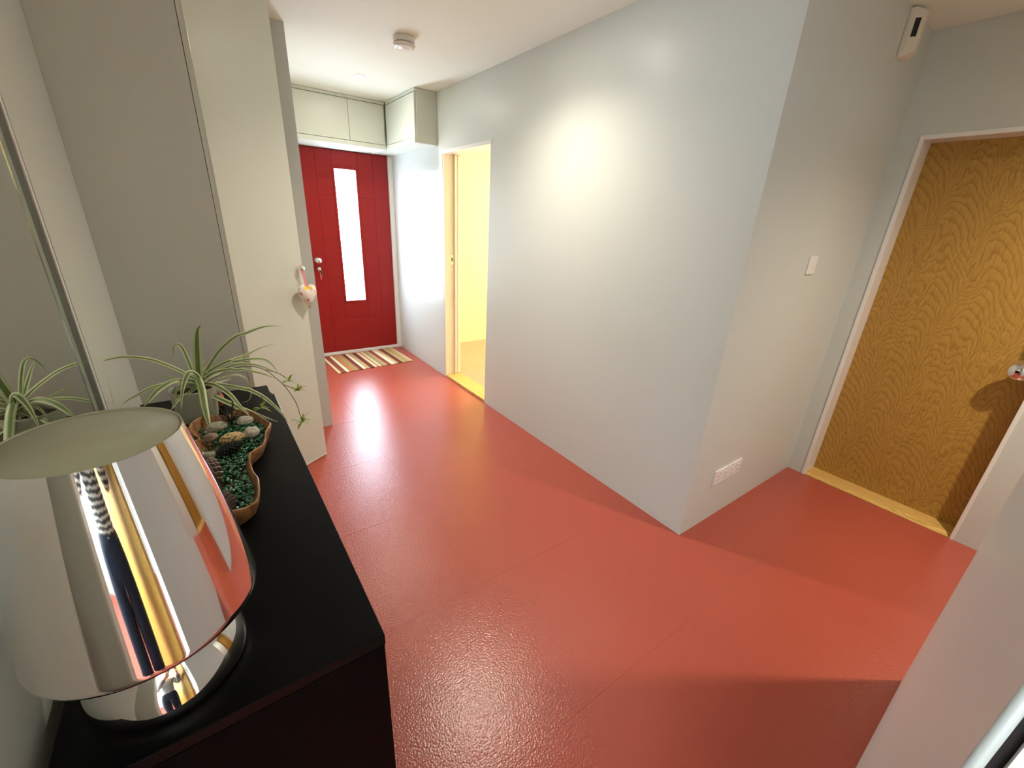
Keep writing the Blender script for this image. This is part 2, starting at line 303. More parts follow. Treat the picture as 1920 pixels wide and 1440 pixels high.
# floor slab and 615 mm rubber tiles
floor = struct('floor', B((-1.6,3.2,-2.5,4.9,-.15,-.0045)), M['rubber'])
gx, gy, T = .755, 1.17, .615
rng = random.Random(3)
def tile(x0,x1,y0,y1,holed=None):
    bm = bmesh.new(); g = .0001
    box(bm, x0+g,x1-g,y0+g,y1-g,-.0045,0.0)
    o = obj('rubber_tile', bm, M['rubber'], floor, bevel=.0004, seg=1)
    cx, cy = (x0+x1)/2, (y0+y1)/2
    o.data.transform(Matrix.Translation((-cx,-cy,0))); o.location = (cx,cy,rng.uniform(-.0003,0))
    o.rotation_euler = (rng.uniform(-.0004,.0004), rng.uniform(-.0004,.0004), 0)
for i in range(-2,5):
    for j in range(-6,7):
        x0,x1 = gx+i*T, gx+(i+1)*T; y0,y1 = gy+j*T, gy+(j+1)*T
        x0 = max(x0,-.29 if y1>.4 else -.9); x1 = min(x1,3.06); y0 = max(y0,-2.45); y1 = min(y1,4.80)
        if y0 >= 1.1 or (y0>.5 and x0>1.9):
            if x0 > 1.9: y1 = min(y1,.90)
            else: x1 = min(x1,1.80)
        if y0 >= 1.1 and x0 >= 1.79: continue
        if x1-x0 < .01 or y1-y0 < .01: continue
        tile(x0,x1,y0,y1)
struct('ceiling', B((-1.6,4.75,-2.5,4.9,H,H+.12)), M['ceiling'])
struct('wall_left', B((XL-.10,XL,.42,4.89,0,H)), M['wall'])
# front wall with the red door
DY = 4.757
struct('wall_front', B((XL,.845,4.79,4.89,0,H),(1.765,XR+.15,4.79,4.89,0,H),(.845,1.765,4.79,4.89,2.08,H)), M['wall'])
# wall between hall and yellow room
struct('wall_right', B((XR,XR+.145,YR+.12,2.827,0,H),(XR,XR+.145,3.582,4.79,0,H),(XR,XR+.145,2.827,3.582,2.0,H)), M['wall'])
struct('wall_recess', B((XR,XE,YR,YR+.12,0,H)), M['wall'])
struct('wall_east', B((XE,XE+.15,.782,YR+.12,0,H),(XE,XE+.15,.054,.782,1.977,H),(XE,XE+.15,-2.45,.054,0,H)), M['wall'])
struct('wall_south', B((.2045,1.815,YN-.10,YN,0,H),(-.37,.2045,YN-.10,YN,2.03,H),(-.75,-.37,YN-.10,YN,0,H),(1.715,1.815,-2.45,YN-.10,0,H)), M['wall'])
struct('wall_back', B((-1.6,XE+.15,-2.55,-2.45,0,H),(-1.6,-1.5,-2.45,YN-.1,0,.9),(-1.6,-1.5,-2.45,YN-.1,2.1,H),(-1.6,-1.5,-2.45,-1.75,.9,2.1),(-1.6,-1.5,-.35,YN-.1,.9,2.1),(-1.6,-.75,YN-.1,YN,0,H)), M['wall'])
struct('wall_side', B((-.85,-.75,YN,.52,0,H),(-.75,XL-.10,.42,.52,0,H)), M['wall'])
struct('wall_nib', B((XL,.577,3.033,3.133,0,H),(.477,.577,3.133,4.79,0,H)), M['panel'])
# back room window
w2 = struct('window_1', B((-1.62,-1.5,-1.75,-1.70,.9,2.1),(-1.62,-1.5,-.40,-.35,.9,2.1),(-1.62,-1.5,-1.7,-.4,.9,.95),(-1.62,-1.5,-1.7,-.4,2.05,2.1)), M['white'])
obj('pane', B((-1.60,-1.59,-1.7,-.4,.95,2.05)), M['winback'], w2)
# yellow room
struct('wall_yellow_north', B((XR+.145,4.65,4.55,4.65,0,H)), M['yellow'])
struct('wall_yellow_west', B((XR+.145,XR+.155,YR+.12,2.80,0,H),(XR+.145,XR+.155,3.60,4.55,0,H),(XR+.145,XR+.155,2.80,3.60,2.02,H)), M['yellow'])
struct('wall_yellow_south', B((XR+.155,4.65,YR+.12,YR+.13,0,H)), M['yellow'])
struct('wall_yellow_east', B((4.65,4.75,YR,1.6,0,H),(4.65,4.75,3.9,4.65,0,H),(4.65,4.75,1.6,3.9,0,.85),(4.65,4.75,1.6,3.9,2.15,H)), M['yellow'])
w3 = struct('window_2', B((4.66,4.74,1.6,1.66,.85,2.15),(4.66,4.74,3.84,3.9,.85,2.15),(4.66,4.74,1.66,3.84,.85,.91),(4.66,4.74,1.66,3.84,2.09,2.15),(4.66,4.74,2.72,2.78,.91,2.09)), M['white'])
obj('pane', B((4.70,4.71,1.66,2.72,.91,2.09)), M['winroom'], w3)
obj('pane', B((4.70,4.71,2.78,3.84,.91,2.09)), M['winroom'], w3)
wf = struct('floor_laminate', B((XR+.145,4.65,YR+.13,4.55,-.02,.002)), M['laminate'])
y = YR+.13; r = 0
while y < 4.55:
    y1 = min(y+.19, 4.55); x = XR+.145 - .4*(r%3)
    while x < 4.65:
        a, b = max(x,XR+.146), min(x+1.28,4.65)
        if b-a > .02:
            o = obj('plank', B((a+.0008,b-.0008,y+.0008,y1-.0008,.002,.010)), M['laminate'], wf)
            cx,cy=(a+b)/2,(y+y1)/2; o.data.transform(Matrix.Translation((-cx,-cy,0))); o.location=(cx,cy,0)
        x += 1.28
    y = y1; r += 1

# ------------------------------------------------------------------ front door (white frame, red leaf)
t1 = struct('trim_1', B((.845,.870,4.735,4.80,0,2.08),(1.738,1.786,4.735,4.80,0,2.08),(.87,1.738,4.735,4.80,2.05,2.08),(.87,1.738,4.735,4.80,0,.030)), M['white'], bevel=.003)
bm = bmesh.new()
box(bm,.872,1.200,4.760,4.80,.032,2.048); box(bm,1.405,1.736,4.760,4.80,.032,2.048)
box(bm,1.200,1.405,4.760,4.80,.032,.590); box(bm,1.200,1.405,4.760,4.80,1.884,2.048)
d1 = struct('door_1', bm, M['redgroove'])
g = .0032
xs = [(.872,1.030),(1.030,1.180),(1.425,1.578),(1.578,1.736)]
def facep(x0,x1,z0,z1): obj('door_panel', B((x0+g/2,x1-g/2,4.757,4.7605,z0+g/2,z1-g/2)), M['reddoor'], d1, bevel=.0009, seg=1)
facep(.872,1.030,.032,2.048); facep(1.578,1.736,.032,2.048)
for z0,z1 in ((.40,.835),(.835,1.235),(1.235,1.635),(1.635,2.048)):
    facep(1.030,1.180,z0,z1); facep(1.425,1.578,z0,z1)
facep(1.030,1.578,.032,.40); facep(1.180,1.425,.40,.568); facep(1.180,1.425,1.906,2.048)
obj('glazing_bead', B((1.180,1.200,4.752,4.762,.568,1.906),(1.405,1.425,4.752,4.762,.568,1.906),(1.2,1.405,4.752,4.762,.568,.590),(1.2,1.405,4.752,4.762,1.884,1.906)), M['reddoor'], d1, bevel=.003)
obj('glass', B((1.200,1.405,4.770,4.785,.590,1.884)), M['glassglow'], d1)
bm = bmesh.new(); Mx = frame_M((.950,4.757,1.020),(0,-1,0))
lathe(bm, [(0,.0),(.030,.0),(.030,.006),(.018,.010),(.012,.016),(.012,.028),(.026,.036),(.031,.048),(.028,.060),(.016,.068),(0,.070)], 32, Mx)
obj('door_knob', bm, M['satin'], d1)
bm = bmesh.new(); Mx = frame_M((.956,4.757,.935),(0,-1,0))
lathe(bm, [(0,0),(.026,0),(.026,.006),(.019,.011),(.019,.020),(.012,.024),(0,.024)], 28, Mx)
obj('lock_cylinder', bm, M['satin'], d1)
for z in (.25,1.05,1.85):
    bm = bmesh.new(); lathe(bm,[(0,0),(.006,0),(.006,.09),(0,.09)],12,Matrix.Translation((1.742,4.750,z))); obj('hinge', bm, M['white'], d1)
# keys
k = empty('key_bunch',(.956,4.728,.935),0,'small bunch of keys hanging from the lock of the red front door','keys')
bm = bmesh.new(); box(bm,-.0015,.0015,-.020,.008,-.006,.006); box(bm,-.0015,.0015,-.030,-.018,-.012,.012); obj('key', bm, M['chrome'], k, bevel=.0005)
bm = bmesh.new(); tube(bm,[(.012*math.sin(a),-.024,-.020+.012*math.cos(a)) for a in [i*PI/10 for i in range(21)]],.0012,6); obj('key_ring', bm, M['chrome'], k)
bm = bmesh.new(); box(bm,.004,.014,-.026,-.0235,-.075,-.030); box(bm,.001,.018,-.026,-.0235,-.050,-.028); obj('key', bm, M['chrome'], k)
bm = bmesh.new(); box(bm,-.004,.004,-.023,-.020,-.10,-.030); obj('key_tag', bm, M['ribbon'], k)

# ------------------------------------------------------------------ opening to the yellow room
t2 = struct('trim_2', B((XR+.002,XR+.160,3.560,3.590,0,2.0)), M['cream'], bevel=.002)
obj('lintel', B((XR-.004,XR+.160,2.812,3.590,1.985,2.012)), M['white'], t2, bevel=.002)
obj('jamb', B((XR+.002,XR+.160,2.815,2.830,0,1.985)), M['cream'], t2, bevel=.002)
obj('door_stop', B((XR+.095,XR+.112,3.540,3.562,.022,1.985),(XR+.130,XR+.160,3.550,3.562,.022,1.985)), M['cream'], t2, bevel=.003)
obj('strike_plate', B((XR+.062,XR+.088,3.5585,3.5605,1.09,1.175)), M['satin'], t2)
obj('strike_hole', B((XR+.069,XR+.081,3.5575,3.5590,1.115,1.150)), M['black'], t2)
obj('threshold', B((XR+.003,XR+.160,2.830,3.560,0,.020)), M['oakstrip'], t2, bevel=.004)

# ------------------------------------------------------------------ oak door in the recess
t3 = struct('trim_3', B((XE-.006,XE+.15,.772,.792,0,1.987),(XE-.006,XE+.15,.044,.060,0,1.987),(XE-.006,XE+.15,.060,.772,1.967,1.987)), M['white'], bevel=.002)
bm = bmesh.new(); v = [(XE+.002,0),(XE+.002,.004),(XE+.03,.018),(XE+.125,.020),(XE+.125,0)]
a = [bm.verts.new((x,.060,z)) for x,z in v]; b = [bm.verts.new((x,.772,z)) for x,z in v]
bm.faces.new(a); bm.faces.new(b[::-1])
for i in range(5): bm.faces.new((a[i],b[i],b[(i+1)%5],a[(i+1)%5]))
bmesh.ops.recalc_face_normals(bm, faces=bm.faces)
obj('threshold', bm, M['oakstrip'], t3)
d2 = struct('door_2', B((XE+.125,XE+.165,.060,.772,.0185,1.9668)), M['oak'])
bm = bmesh.new(); Mx = frame_M((XE+.125,.112,.940),(-1,0,0)) @ Matrix.Scale(1.5,4)
lathe(bm, [(0,0),(.030,0),(.030,.005),(.014,.010),(.011,.030),(.022,.038),(.030,.050),(.031,.060),(.026,.070),(.012,.076),(0,.077)], 24, Mx)
obj('door_knob', bm, M['chrome'], d2)
# ------------------------------------------------------------------ white door lining of the photographer's doorway
t4 = struct('trim_4', B((.1990,.2045,YN-.115,YN-.0042,0,2.03)), M['white'])
bm = bmesh.new(); tube(bm,[(.2005,YN+.0014,0),(.2005,YN+.0014,2.05)],.0021,20); obj('architrave_bead', bm, M['bead'], t4)
obj('architrave_groove', B((.2030,.2044,YN-.0042,YN,0,2.04)), M['black'], t4)
obj('lintel', B((-.37,.199,YN-.115,YN+.004,2.015,2.035)), M['white'], t4)
obj('jamb', B((-.372,-.350,YN-.115,YN+.004,0,2.015)), M['white'], t4)
d3 = struct('door_3', B((-.038,0,-.80,0,.01,2.0)), M['oak'])
d3.location=(.190,YN-.125,0); d3.rotation_euler=(0,0,-math.radians(12))
bm = bmesh.new(); Mx = frame_M((-.038,-.74,1.0),(-1,0,0)); lathe(bm, [(0,0),(.026,0),(.026,.006),(.010,.010),(.010,.035),(.026,.045),(.026,.060),(0,.068)], 24, Mx); obj('door_knob', bm, M['chrome'], d3)

# ------------------------------------------------------------------ overhead cabinets in the porch
def cab(name, label, body, doors, m=M['cupboard']):
    t = empty(name, (0,0,0), 0, label, 'cabinet')
    obj('carcass', B(*body), m, t, bevel=.0015)
    for dr in doors: obj('cabinet_door', B(dr), m, t, bevel=.0012)
    return t
cab('overhead_cabinet','long grey cabinet above the red front door, two flush doors',
    [(.577,1.587,4.345,4.79,2.050,H-.002),(.577,1.585,4.329,4.345,2.410,H-.002),(.577,1.575,4.322,4.345,2.050,2.086)],
    [(.580,1.2535,4.327,4.343,2.090,2.404),(1.2565,1.572,4.327,4.343,2.090,2.404)])
cab('overhead_cabinet','short grey cabinet over the doorway side of the porch, with exposed end panel',
    [(1.605,XR,3.666,4.79,2.050,H-.002),(1.589,1.605,3.666,4.32,2.410,H-.002),(1.582,1.605,3.666,4.32,2.050,2.086)],
    [(1.587,1.603,3.672,4.318,2.090,2.404)])
# ------------------------------------------------------------------ tall cupboard at the left, one door ajar
cup = empty('tall_cupboard',(0,0,0),0,'tall built-in grey cupboard with one door standing open beyond the console','cupboard')
obj('end_panel', B((XL,.066,1.972,1.990,0,H)), M['panel'], cup, bevel=.001)
obj('carcass', B((XL,XL+.012,1.99,3.033,0,H),(XL,.066,1.99,3.033,0,.03),(XL,.066,2.405,2.42,.03,H),(XL,.066,2.822,3.033,.03,H)), M['panel'], cup)
for z in (.62,1.25,1.9): obj('shelf', B((XL+.012,.05,2.42,2.82,z,z+.018)), M['panel'], cup)
obj('cupboard_door', B((.068,.086,1.975,2.410,.008,H-.01)), M['cupboard'], cup, bevel=.001)
hp = Vector((.095,2.42,0)); fp = Vector((.4405,2.6195,0)); dd = (fp-hp); Ld = dd.length; ang = math.atan2(dd.y,dd.x)
door = obj('cupboard_door', B((.002,Ld,0,.018,.016,H-.008)), M['cupboard'], cup, bevel=.0012)
door.location = hp; door.rotation_euler = (0,0,ang)
obj('door_edging', B((.002,Ld,-.0005,.0185,.006,.016)), M['white'], door)
for z in (.30,1.63,2.1): obj('hinge', B((-.006,.010,-.004,.004,z-.035,z+.035)), M['satin'], door)
bm = bmesh.new(); Mx = frame_M((Ld-.028,0,1.196),(0,-1,0))
lathe(bm, [(0,0),(.014,0),(.014,.003),(.006,.006),(.006,.018),(.013,.024),(.016,.031),(.014,.038),(0,.042)], 28, Mx)
obj('knob', bm, M['chrome'], door)
# heart ornament hanging on that knob
hr = empty('heart_ornament',(0,0,0),0,'padded floral fabric heart hanging by a pink ribbon from the cupboard door knob','ornament')
hr.location = hp; hr.rotation_euler = (0,0,ang)
bm = bmesh.new(); n = 40; cxh, czh = Ld-.021, 1.045
def heart(t): return (16*math.sin(t)**3/17.0, (13*math.cos(t)-5*math.cos(2*t)-2*math.cos(3*t)-math.cos(4*t)+2.5)/15.5)
lay = [(0.0,.032),(.35,.030),(.62,.025),(.82,.017),(.95,.008),(1.0,0.0)]
for sg in (-1,1):
    rings = []
    for s,h in lay:
        if s == 0: rings.append([bm.verts.new((cxh, -.040+sg*h*.8, czh+.010))]); continue
        rings.append([bm.verts.new((cxh+.062*s*heart(2*PI*i/n)[0], -.040+sg*h*.8, czh+.004*(1-s)+.072*s*heart(2*PI*i/n)[1])) for i in range(n)])
    for i in range(n):
        bm.faces.new((rings[0][0],rings[1][i],rings[1][(i+1)%n]) )
    for a,b in zip(rings[1:],rings[2:]):
        for i in range(n): bm.faces.new((a[i],b[i],b[(i+1)%n],a[(i+1)%n]))
bmesh.ops.remove_doubles(bm, verts=bm.verts, dist=.0003); bmesh.ops.recalc_face_normals(bm, faces=bm.faces)
obj('padded_heart', bm, M['floral'], hr, smooth=True)
bm = bmesh.new()
tp = czh+.045
for sx in (-1,1):
    pts = catmull([(Ld-.028, -.021, 1.213),(Ld-.028+sx*.006,-.023,1.200),(cxh+sx*.005,-.032,1.15),(cxh+sx*.002,-.038,tp)],6)
    vs = [(bm.verts.new(p+Vector((-.0035,0,0))), bm.verts.new(p+Vector((.0035,0,0))),bm.verts.new(p+Vector((.0035,.0012,0))),bm.verts.new(p+Vector((-.0035,.0012,0)))) for p in pts]
    for a,b in zip(vs,vs[1:]):
        for q in range(4): bm.faces.new((a[q],a[(q+1)%4],b[(q+1)%4],b[q]))
bmesh.ops.recalc_face_normals(bm, faces=bm.faces)
obj('ribbon', bm, M['ribbon'], hr)

# ------------------------------------------------------------------ mirror on the left wall
XM = XL+.010
mir = empty('wall_mirror',(XL,1.0,0),0,'large wall mirror with thin edge hanging above the black console','mirror')
mir.location = (0,0,0)
my0, my1, mz0, mz1 = .78, 1.400, .885, 1.98
obj('backing', B((XL+.001,XL+.006,my0+.004,my1-.004,mz0+.004,mz1-.004)), M['grey_plastic'], mir)
bw = .030
bm = bmesh.new(); outer = [(my0,mz0),(my1,mz0),(my1,mz1),(my0,mz1)]; inner = [(my0+bw,mz0+bw),(my1-bw,mz0+bw),(my1-bw,mz1-bw),(my0+bw,mz1-bw)]
o_ = [bm.verts.new((XM-.0035,y,z)) for y,z in outer]; i_ = [bm.verts.new((XM,y,z)) for y,z in inner]; b_ = [bm.verts.new((XL+.004,y,z)) for y,z in outer]
for i in range(4):
    f = bm.faces.new((o_[i],o_[(i+1)%4],i_[(i+1)%4],i_[i]))
bm2 = bmesh.new(); box(bm2, XL+.006,XM,my0+bw,my1-bw,mz0+bw,mz1-bw); obj('mirror_glass', bm2, M['mirror'], mir)
obj('bevel', bm, M['mirror'], mir)
obj('edge', B((XL+.001,XM+.001,my0-.005,my0,mz0,mz1),(XL+.001,XM+.001,my0-.005,my1,mz1,mz1+.005),(XL+.001,XM+.001,my0-.005,my1,mz0-.005,mz0)), M['mirror_edge'], mir)
def mstrip(name,ya,xa,yb,xb,m):
    bm=bmesh.new(); prism(bm,[(XL+.001,ya),(XL+xa,ya),(XL+xb,yb),(XL+.001,yb)],mz0,mz1); obj(name,bm,m,mir)
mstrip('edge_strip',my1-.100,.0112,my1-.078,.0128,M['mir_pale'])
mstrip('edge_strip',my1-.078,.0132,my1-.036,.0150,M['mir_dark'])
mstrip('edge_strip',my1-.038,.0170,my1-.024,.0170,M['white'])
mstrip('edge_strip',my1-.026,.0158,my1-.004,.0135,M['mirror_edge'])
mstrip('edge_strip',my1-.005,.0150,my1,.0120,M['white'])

# ------------------------------------------------------------------ console
con = empty('console',(0,0,0),0,'low black sideboard along the left wall','sideboard')
ZT = .857
bm = bmesh.new(); prism(bm,[(-.262,.500),(.135,.500),(.1265,1.663),(-.262,1.663)],ZT-.022,ZT); obj('top', bm, M['ebony'], con, bevel=.001)
bm = bmesh.new(); prism(bm,[(-.262,1.6635),(.1165,1.6635),(.1155,1.765),(-.262,1.765)],ZT-.022,ZT-.0006); obj('top_flap', bm, M['ebony'], con, bevel=.001)
obj('edge_gleam', B((.1270,.1284,1.356,1.660,ZT-.010,ZT-.0005)), M['white'], con)  # bright gleam along the black top's edge, put in as a white strip
obj('carcass', B((-.258,.108,.502,1.760,.07,ZT-.022)), M['ebony_d'], con, bevel=.001)
obj('end_panel', B((-.260,.133,.4995,.502,.0,ZT-.0225)), M['ebony_d'], con)
obj('plinth', B((-.25,.09,.51,1.75,0,.07)), M['ebony_d'], con)
for i in range(3):
    y0 = .506+i*.418; dz = obj('cupboard_door', B((.108,.125,y0,y0+.412,.075,ZT-.028)), M['ebony'], con, bevel=.001)
    obj('handle', B((.125,.140,y0+.36,y0+.372,.55,.68)), M['satin'], dz)

# ------------------------------------------------------------------ chrome lamp
lp = empty('table_lamp',(-.143,.627,ZT),0,'mirror-chrome table lamp with tapered shade on the near end of the black console','lamp')
zt, zb, rt, rb = 1.241-ZT, .974-ZT, .085, .126
bm = bmesh.new()
prof = []
# shade outside: slightly convex taper with a rolled-in lower rim
for i in range(25):
    s = i/24; z = zt-(zt-zb-.012)*s; r = rt+(rb-rt)*s+.003*math.sin(PI*s); prof.append((r,z))
prof += [(rb+.0008,zb+.006),(rb-.001,zb+.001),(rb-.006,zb-.0035),(rb-.014,zb-.005)]
lathe(bm, prof, 128)
obj('shade', bm, M['chrome'], lp)
bm = bmesh.new(); lathe(bm,[(rb-.014,zb-.005),(rb-.008,zb+.002),(rb-.006,zb+.02),(rt-.003,zt-.003),(rt-.001,zt),(rt,zt)],96); obj('shade_lining', bm, M['shade_in'], lp)
bm = bmesh.new(); lathe(bm,[(0,zt-.0012),(rt-.003,zt-.0012),(rt-.003,zt-.003),(0,zt-.003)],96); obj('diffuser', bm, M['shade_in'], lp)
bm = bmesh.new(); lathe(bm,[(0,0),(.088,0),(.0945,.003),(.097,.010),(.0965,.022),(.092,.038),(.082,.056),(.066,.074),(.045,.088),(.022,.097),(.010,.102),(.008,.14),(0,.14)],128); obj('base', bm, M['chrome'], lp)
bm = bmesh.new(); lathe(bm,[(0,.14),(.016,.14),(.018,.20),(.010,.21),(0,.21)],24); obj('lamp_holder', bm, M['porcelain'], lp)
bm = bmesh.new(); tube(bm, catmull([(-.09,.02,.006),(-.104,.07,.004),(-.108,.20,.004),(-.111,.40,.004),(-.112,.55,.004)],6),.003,8); obj('flex', bm, M['ebony_d'], lp)

# ------------------------------------------------------------------ olive wood tray
def smooth_closed(P, m=4):
    n=len(P); out=[]
    for i in range(n):
        a,b,c,d=[Vector((*P[(i+k)%n],0)) for k in (-1,0,1,2)]
        for k in range(m):
            t=k/m; out.append(.5*((2*b)+(c-a)*t+(2*a-5*b+4*c-d)*t*t+(3*b-a-3*c+d)*t**3))
    return out
hid = [(-.085,.903),(-.120,.930),(-.142,.985),(-.150,1.06),(-.152,1.13),(-.140,1.20)]
OUT = smooth_closed(RIM+hid+RIMB+[(-.112,1.345)],3)
def inset(P, d, it=3):
    n=len(P); Q=[p.copy() for p in P]
    # orientation
    A=sum(P[i].x*P[(i+1)%n].y-P[(i+1)%n].x*P[i].y for i in range(n)); sg=1 if A>0 else -1
    for _ in range(it):
        R_=[]
        for i in range(n):
            t=(Q[(i+1)%n]-Q[i-1]).normalized(); R_.append(Q[i]+Vector((-t.y,t.x,0))*sg*d/it)
        for _s in range(1): R_=[(R_[i-1]+R_[i]*2+R_[(i+1)%n])/4 for i in range(n)]
        Q=R_
    return Q
bm = bmesh.new(); n=len(OUT)
zr = [.046+.005*math.sin(i*.55)+.004*math.sin(i*.23+1) for i in range(n)]
def ring(P,zf): return [bm.verts.new((P[i].x,P[i].y,ZT+(zf(i) if callable(zf) else zf))) for i in range(n)]
rg=[ring(inset(OUT,.016),.0008), ring(inset(OUT,.011),.006), ring(inset(OUT,.003,1),lambda i:zr[i]*.6), ring(OUT,lambda i:zr[i]-.003), ring(inset(OUT,.001,1),lambda i:zr[i]), ring(inset(OUT,.004,1),lambda i:zr[i]), ring(inset(OUT,.0055,1),lambda i:zr[i]-.003), ring(inset(OUT,.010),lambda i:zr[i]*.62), ring(inset(OUT,.018),lambda i:.016), ring(inset(OUT,.024),.011)]
for a,b in zip(rg,rg[1:]):
    for i in range(n): bm.faces.new((a[i],a[(i+1)%n],b[(i+1)%n],b[i]))
bm.faces.new(rg[0][::-1]); bm.faces.new(rg[-1]); bmesh.ops.recalc_face_normals(bm, faces=bm.faces)
tray = obj('wooden_tray', bm, M['olive'], smooth=True); tag(tray,'long wavy-edged olive wood tray filled with green glass pebbles, on the black console','tray')
INN = inset(OUT,.014)
def inside(x,y,P):
    c=False; n=len(P)
    for i in range(n):
        a,b=P[i],P[i-1]
        if (a.y>y)!=(b.y>y) and x < (b.x-a.x)*(y-a.y)/(b.y-a.y)+a.x: c = not c
    return c
# green glass pebbles
bm = bmesh.new(); r_ = random.Random(5)
src = bmesh.new(); bmesh.ops.create_icosphere(src, subdivisions=1, radius=1); sv=[v.co.copy() for v in src.verts]; sf=[[v.index for v in f.verts] for f in src.faces]; src.free()
cnt=0
CL = [(-.128,1.28),(-.10,1.38)]
while cnt < 1700:
    x=r_.uniform(-.15,.08); y=r_.uniform(.90,1.45)
    if not inside(x,y,INN): continue
    if x < -.062 and y > 1.235: 
        if r_.random() < .85: continue
    cnt+=1; z=ZT+r_.uniform(.012,.030); s=r_.uniform(.0036,.0066)
    Rm=Matrix.Rotation(r_.uniform(0,6.28),3,'Z')@Matrix.Rotation(r_.uniform(-.8,.8),3,'X')
    vv=[bm.verts.new(Rm@Vector((q.x*s*1.3,q.y*s,q.z*s*.62))+Vector((x,y,z))) for q in sv]
    for f in sf: bm.faces.new([vv[i] for i in f]).smooth = True
gr = obj('glass_pebbles', bm, M['gravel']); tag(gr,'bed of glossy green glass pebbles filling the wooden tray','pebbles',kind='stuff')
def rock(name,label,x,y,z,rx,ry,rz,m,seed,amp=.18,holes=None,rot=0,cat='stone'):
    bm=bmesh.new(); bmesh.ops.create_icosphere(bm, subdivisions=4, radius=1)
    for v in bm.verts:
        q=v.co.copy(); f=1+amp*mnoise.noise(q*1.6+Vector((seed,0,0)))+amp*.4*mnoise.noise(q*5+Vector((0,seed,0)))
        if holes:
            h=mnoise.noise(q*holes+Vector((seed,seed,0))); f-= .10*max(0,min(1,(h-.12)*8))
        v.co=Vector((q.x*rx*f,q.y*ry*f,q.z*rz*f))
    o=obj(name,bm,m,smooth=True); o.location=(x,y,ZT+z); o.rotation_euler=(0,0,rot); return tag(o,label,cat)
pu = rock('pumice_stone','honey-coloured pitted pumice stone in the middle of the tray',-.022,1.272,.040,.030,.020,.016,[M['pumice'],M['pumice_hole']],2.0,.10,4.5,.15)
for f in pu.data.polygons:
    q=Vector((f.center.x/.030,f.center.y/.020,f.center.z/.016)).normalized()
    if mnoise.noise(q*4.5+Vector((2,2,0)))>.17: f.material_index=1
rock('stone','round white speckled stone at the right edge of the tray, behind the pumice',.026,1.285,.040,.020,.020,.015,M['stone'],5)
rock('stone','pale stone at the far end of the tray under the long leaf',.018,1.385,.036,.022,.017,.014,M['stone'],9)
rock('stone','mossy greenish stone at the far left of the tray next to the plant pot',-.055,1.380,.036,.027,.020,.014,M['stone2'],11,rot=.2)
rock('stone','small brownish stone on the left lobe of the tray, before the mossy one',-.070,1.312,.036,.018,.016,.013,M['stoneb'],14)
rock('stone','small whitish stone at the left edge of the tray behind the large pinecone',-.098,1.222,.033,.015,.011,.009,M['stone'],17)
rock('stone','pale green-tinged stone between the dark pinecone and the left edge of the tray',-.076,1.212,.034,.015,.011,.009,M['stone2'],21)
def pinecone(name,label,x,y,z,L,R,m,mt,az,tilt,seed):
    t=empty(name,(x,y,ZT+z),0,label,'pinecone'); t.rotation_euler=(0,tilt,az)
    bm=bmesh.new(); lathe(bm,[(0,-L*.46),(R*.45,-L*.40),(R*.62,-L*.1),(R*.5,L*.2),(R*.2,L*.42),(0,L*.46)],16); obj('core',bm,m,t)
    bm=bmesh.new(); rr=random.Random(seed); N_=90
    for i in range(N_):
        s=(i+.5)/N_; zz=-L*.44+L*.92*s; prof=math.sin(PI*(.12+.80*s))**.7*(1.05-.35*s); a=i*2.399963
        w=R*.30*(.6+prof*.6); rad=R*prof; up=(.10+.55*s)
        d=Vector((math.cos(a),math.sin(a),0)); sd=Vector((-math.sin(a),math.cos(a),0)); k=Vector((0,0,1))
        b0=d*rad*.35+k*(zz-.004); tip=d*rad+k*(zz+R*up)
        pts=[b0-sd*w*.3,b0+sd*w*.3,d*rad*.86+sd*w*.75+k*(zz+R*up*.7),tip+sd*w*.28,tip-sd*w*.28,d*rad*.86-sd*w*.75+k*(zz+R*up*.7)]
        th=R*.085
        lo=[bm.verts.new(q) for q in pts]; hi=[bm.verts.new(q+(k*.9-d*.2)*th*(.6 if j<2 else 1.2)) for j,q in enumerate(pts)]
        f=bm.faces.new(lo[::-1]); f2=bm.faces.new(hi)
        for j in range(6):
            f=bm.faces.new((lo[j],lo[(j+1)%6],hi[(j+1)%6],hi[j]))
            if j in (2,3,4): f.material_index=1
    o=obj('scales',bm,[m,mt],t); o['kind']='stuff'
    return t
pinecone('pinecone','large brown open pinecone lying along the left side of the tray behind the lamp',-.080,1.085,.042,.100,.031,M['cone'],M['cone_tip'],1.45,1.45,1)
pinecone('pinecone','dark greenish-black pinecone in the middle of the tray before the pumice',-.038,1.212,.038,.052,.021,M['conedark'],M['conedark'],.3,1.4,2)
pinecone('pinecone','small brown pinecone at the near end of the tray beside the lamp shade',-.052,.965,.034,.055,.021,M['cone'],M['cone'],1.7,1.45,3)
bm=bmesh.new(); r2=random.Random(8)
for q in range(7):
    a=q*.9; b_=Vector((-.018,1.395,ZT+.028)); e=b_+Vector((.022*math.cos(a),.014*math.sin(a),.030+.035*r2.random()))
    tube(bm,[b_,(b_+e)/2+Vector((0,0,.006)),e],[.0016,.0013,.0008],6)
    for s in (.55,.8,1.0): 
        c=b_.lerp(e,s); bmesh.ops.create_icosphere(bm,subdivisions=1,radius=.0032,matrix=Matrix.Translation(c))
tag(obj('dried_sprig',bm,M['conedark']),'dark dried twig sprig at the far end of the tray','dried twig')
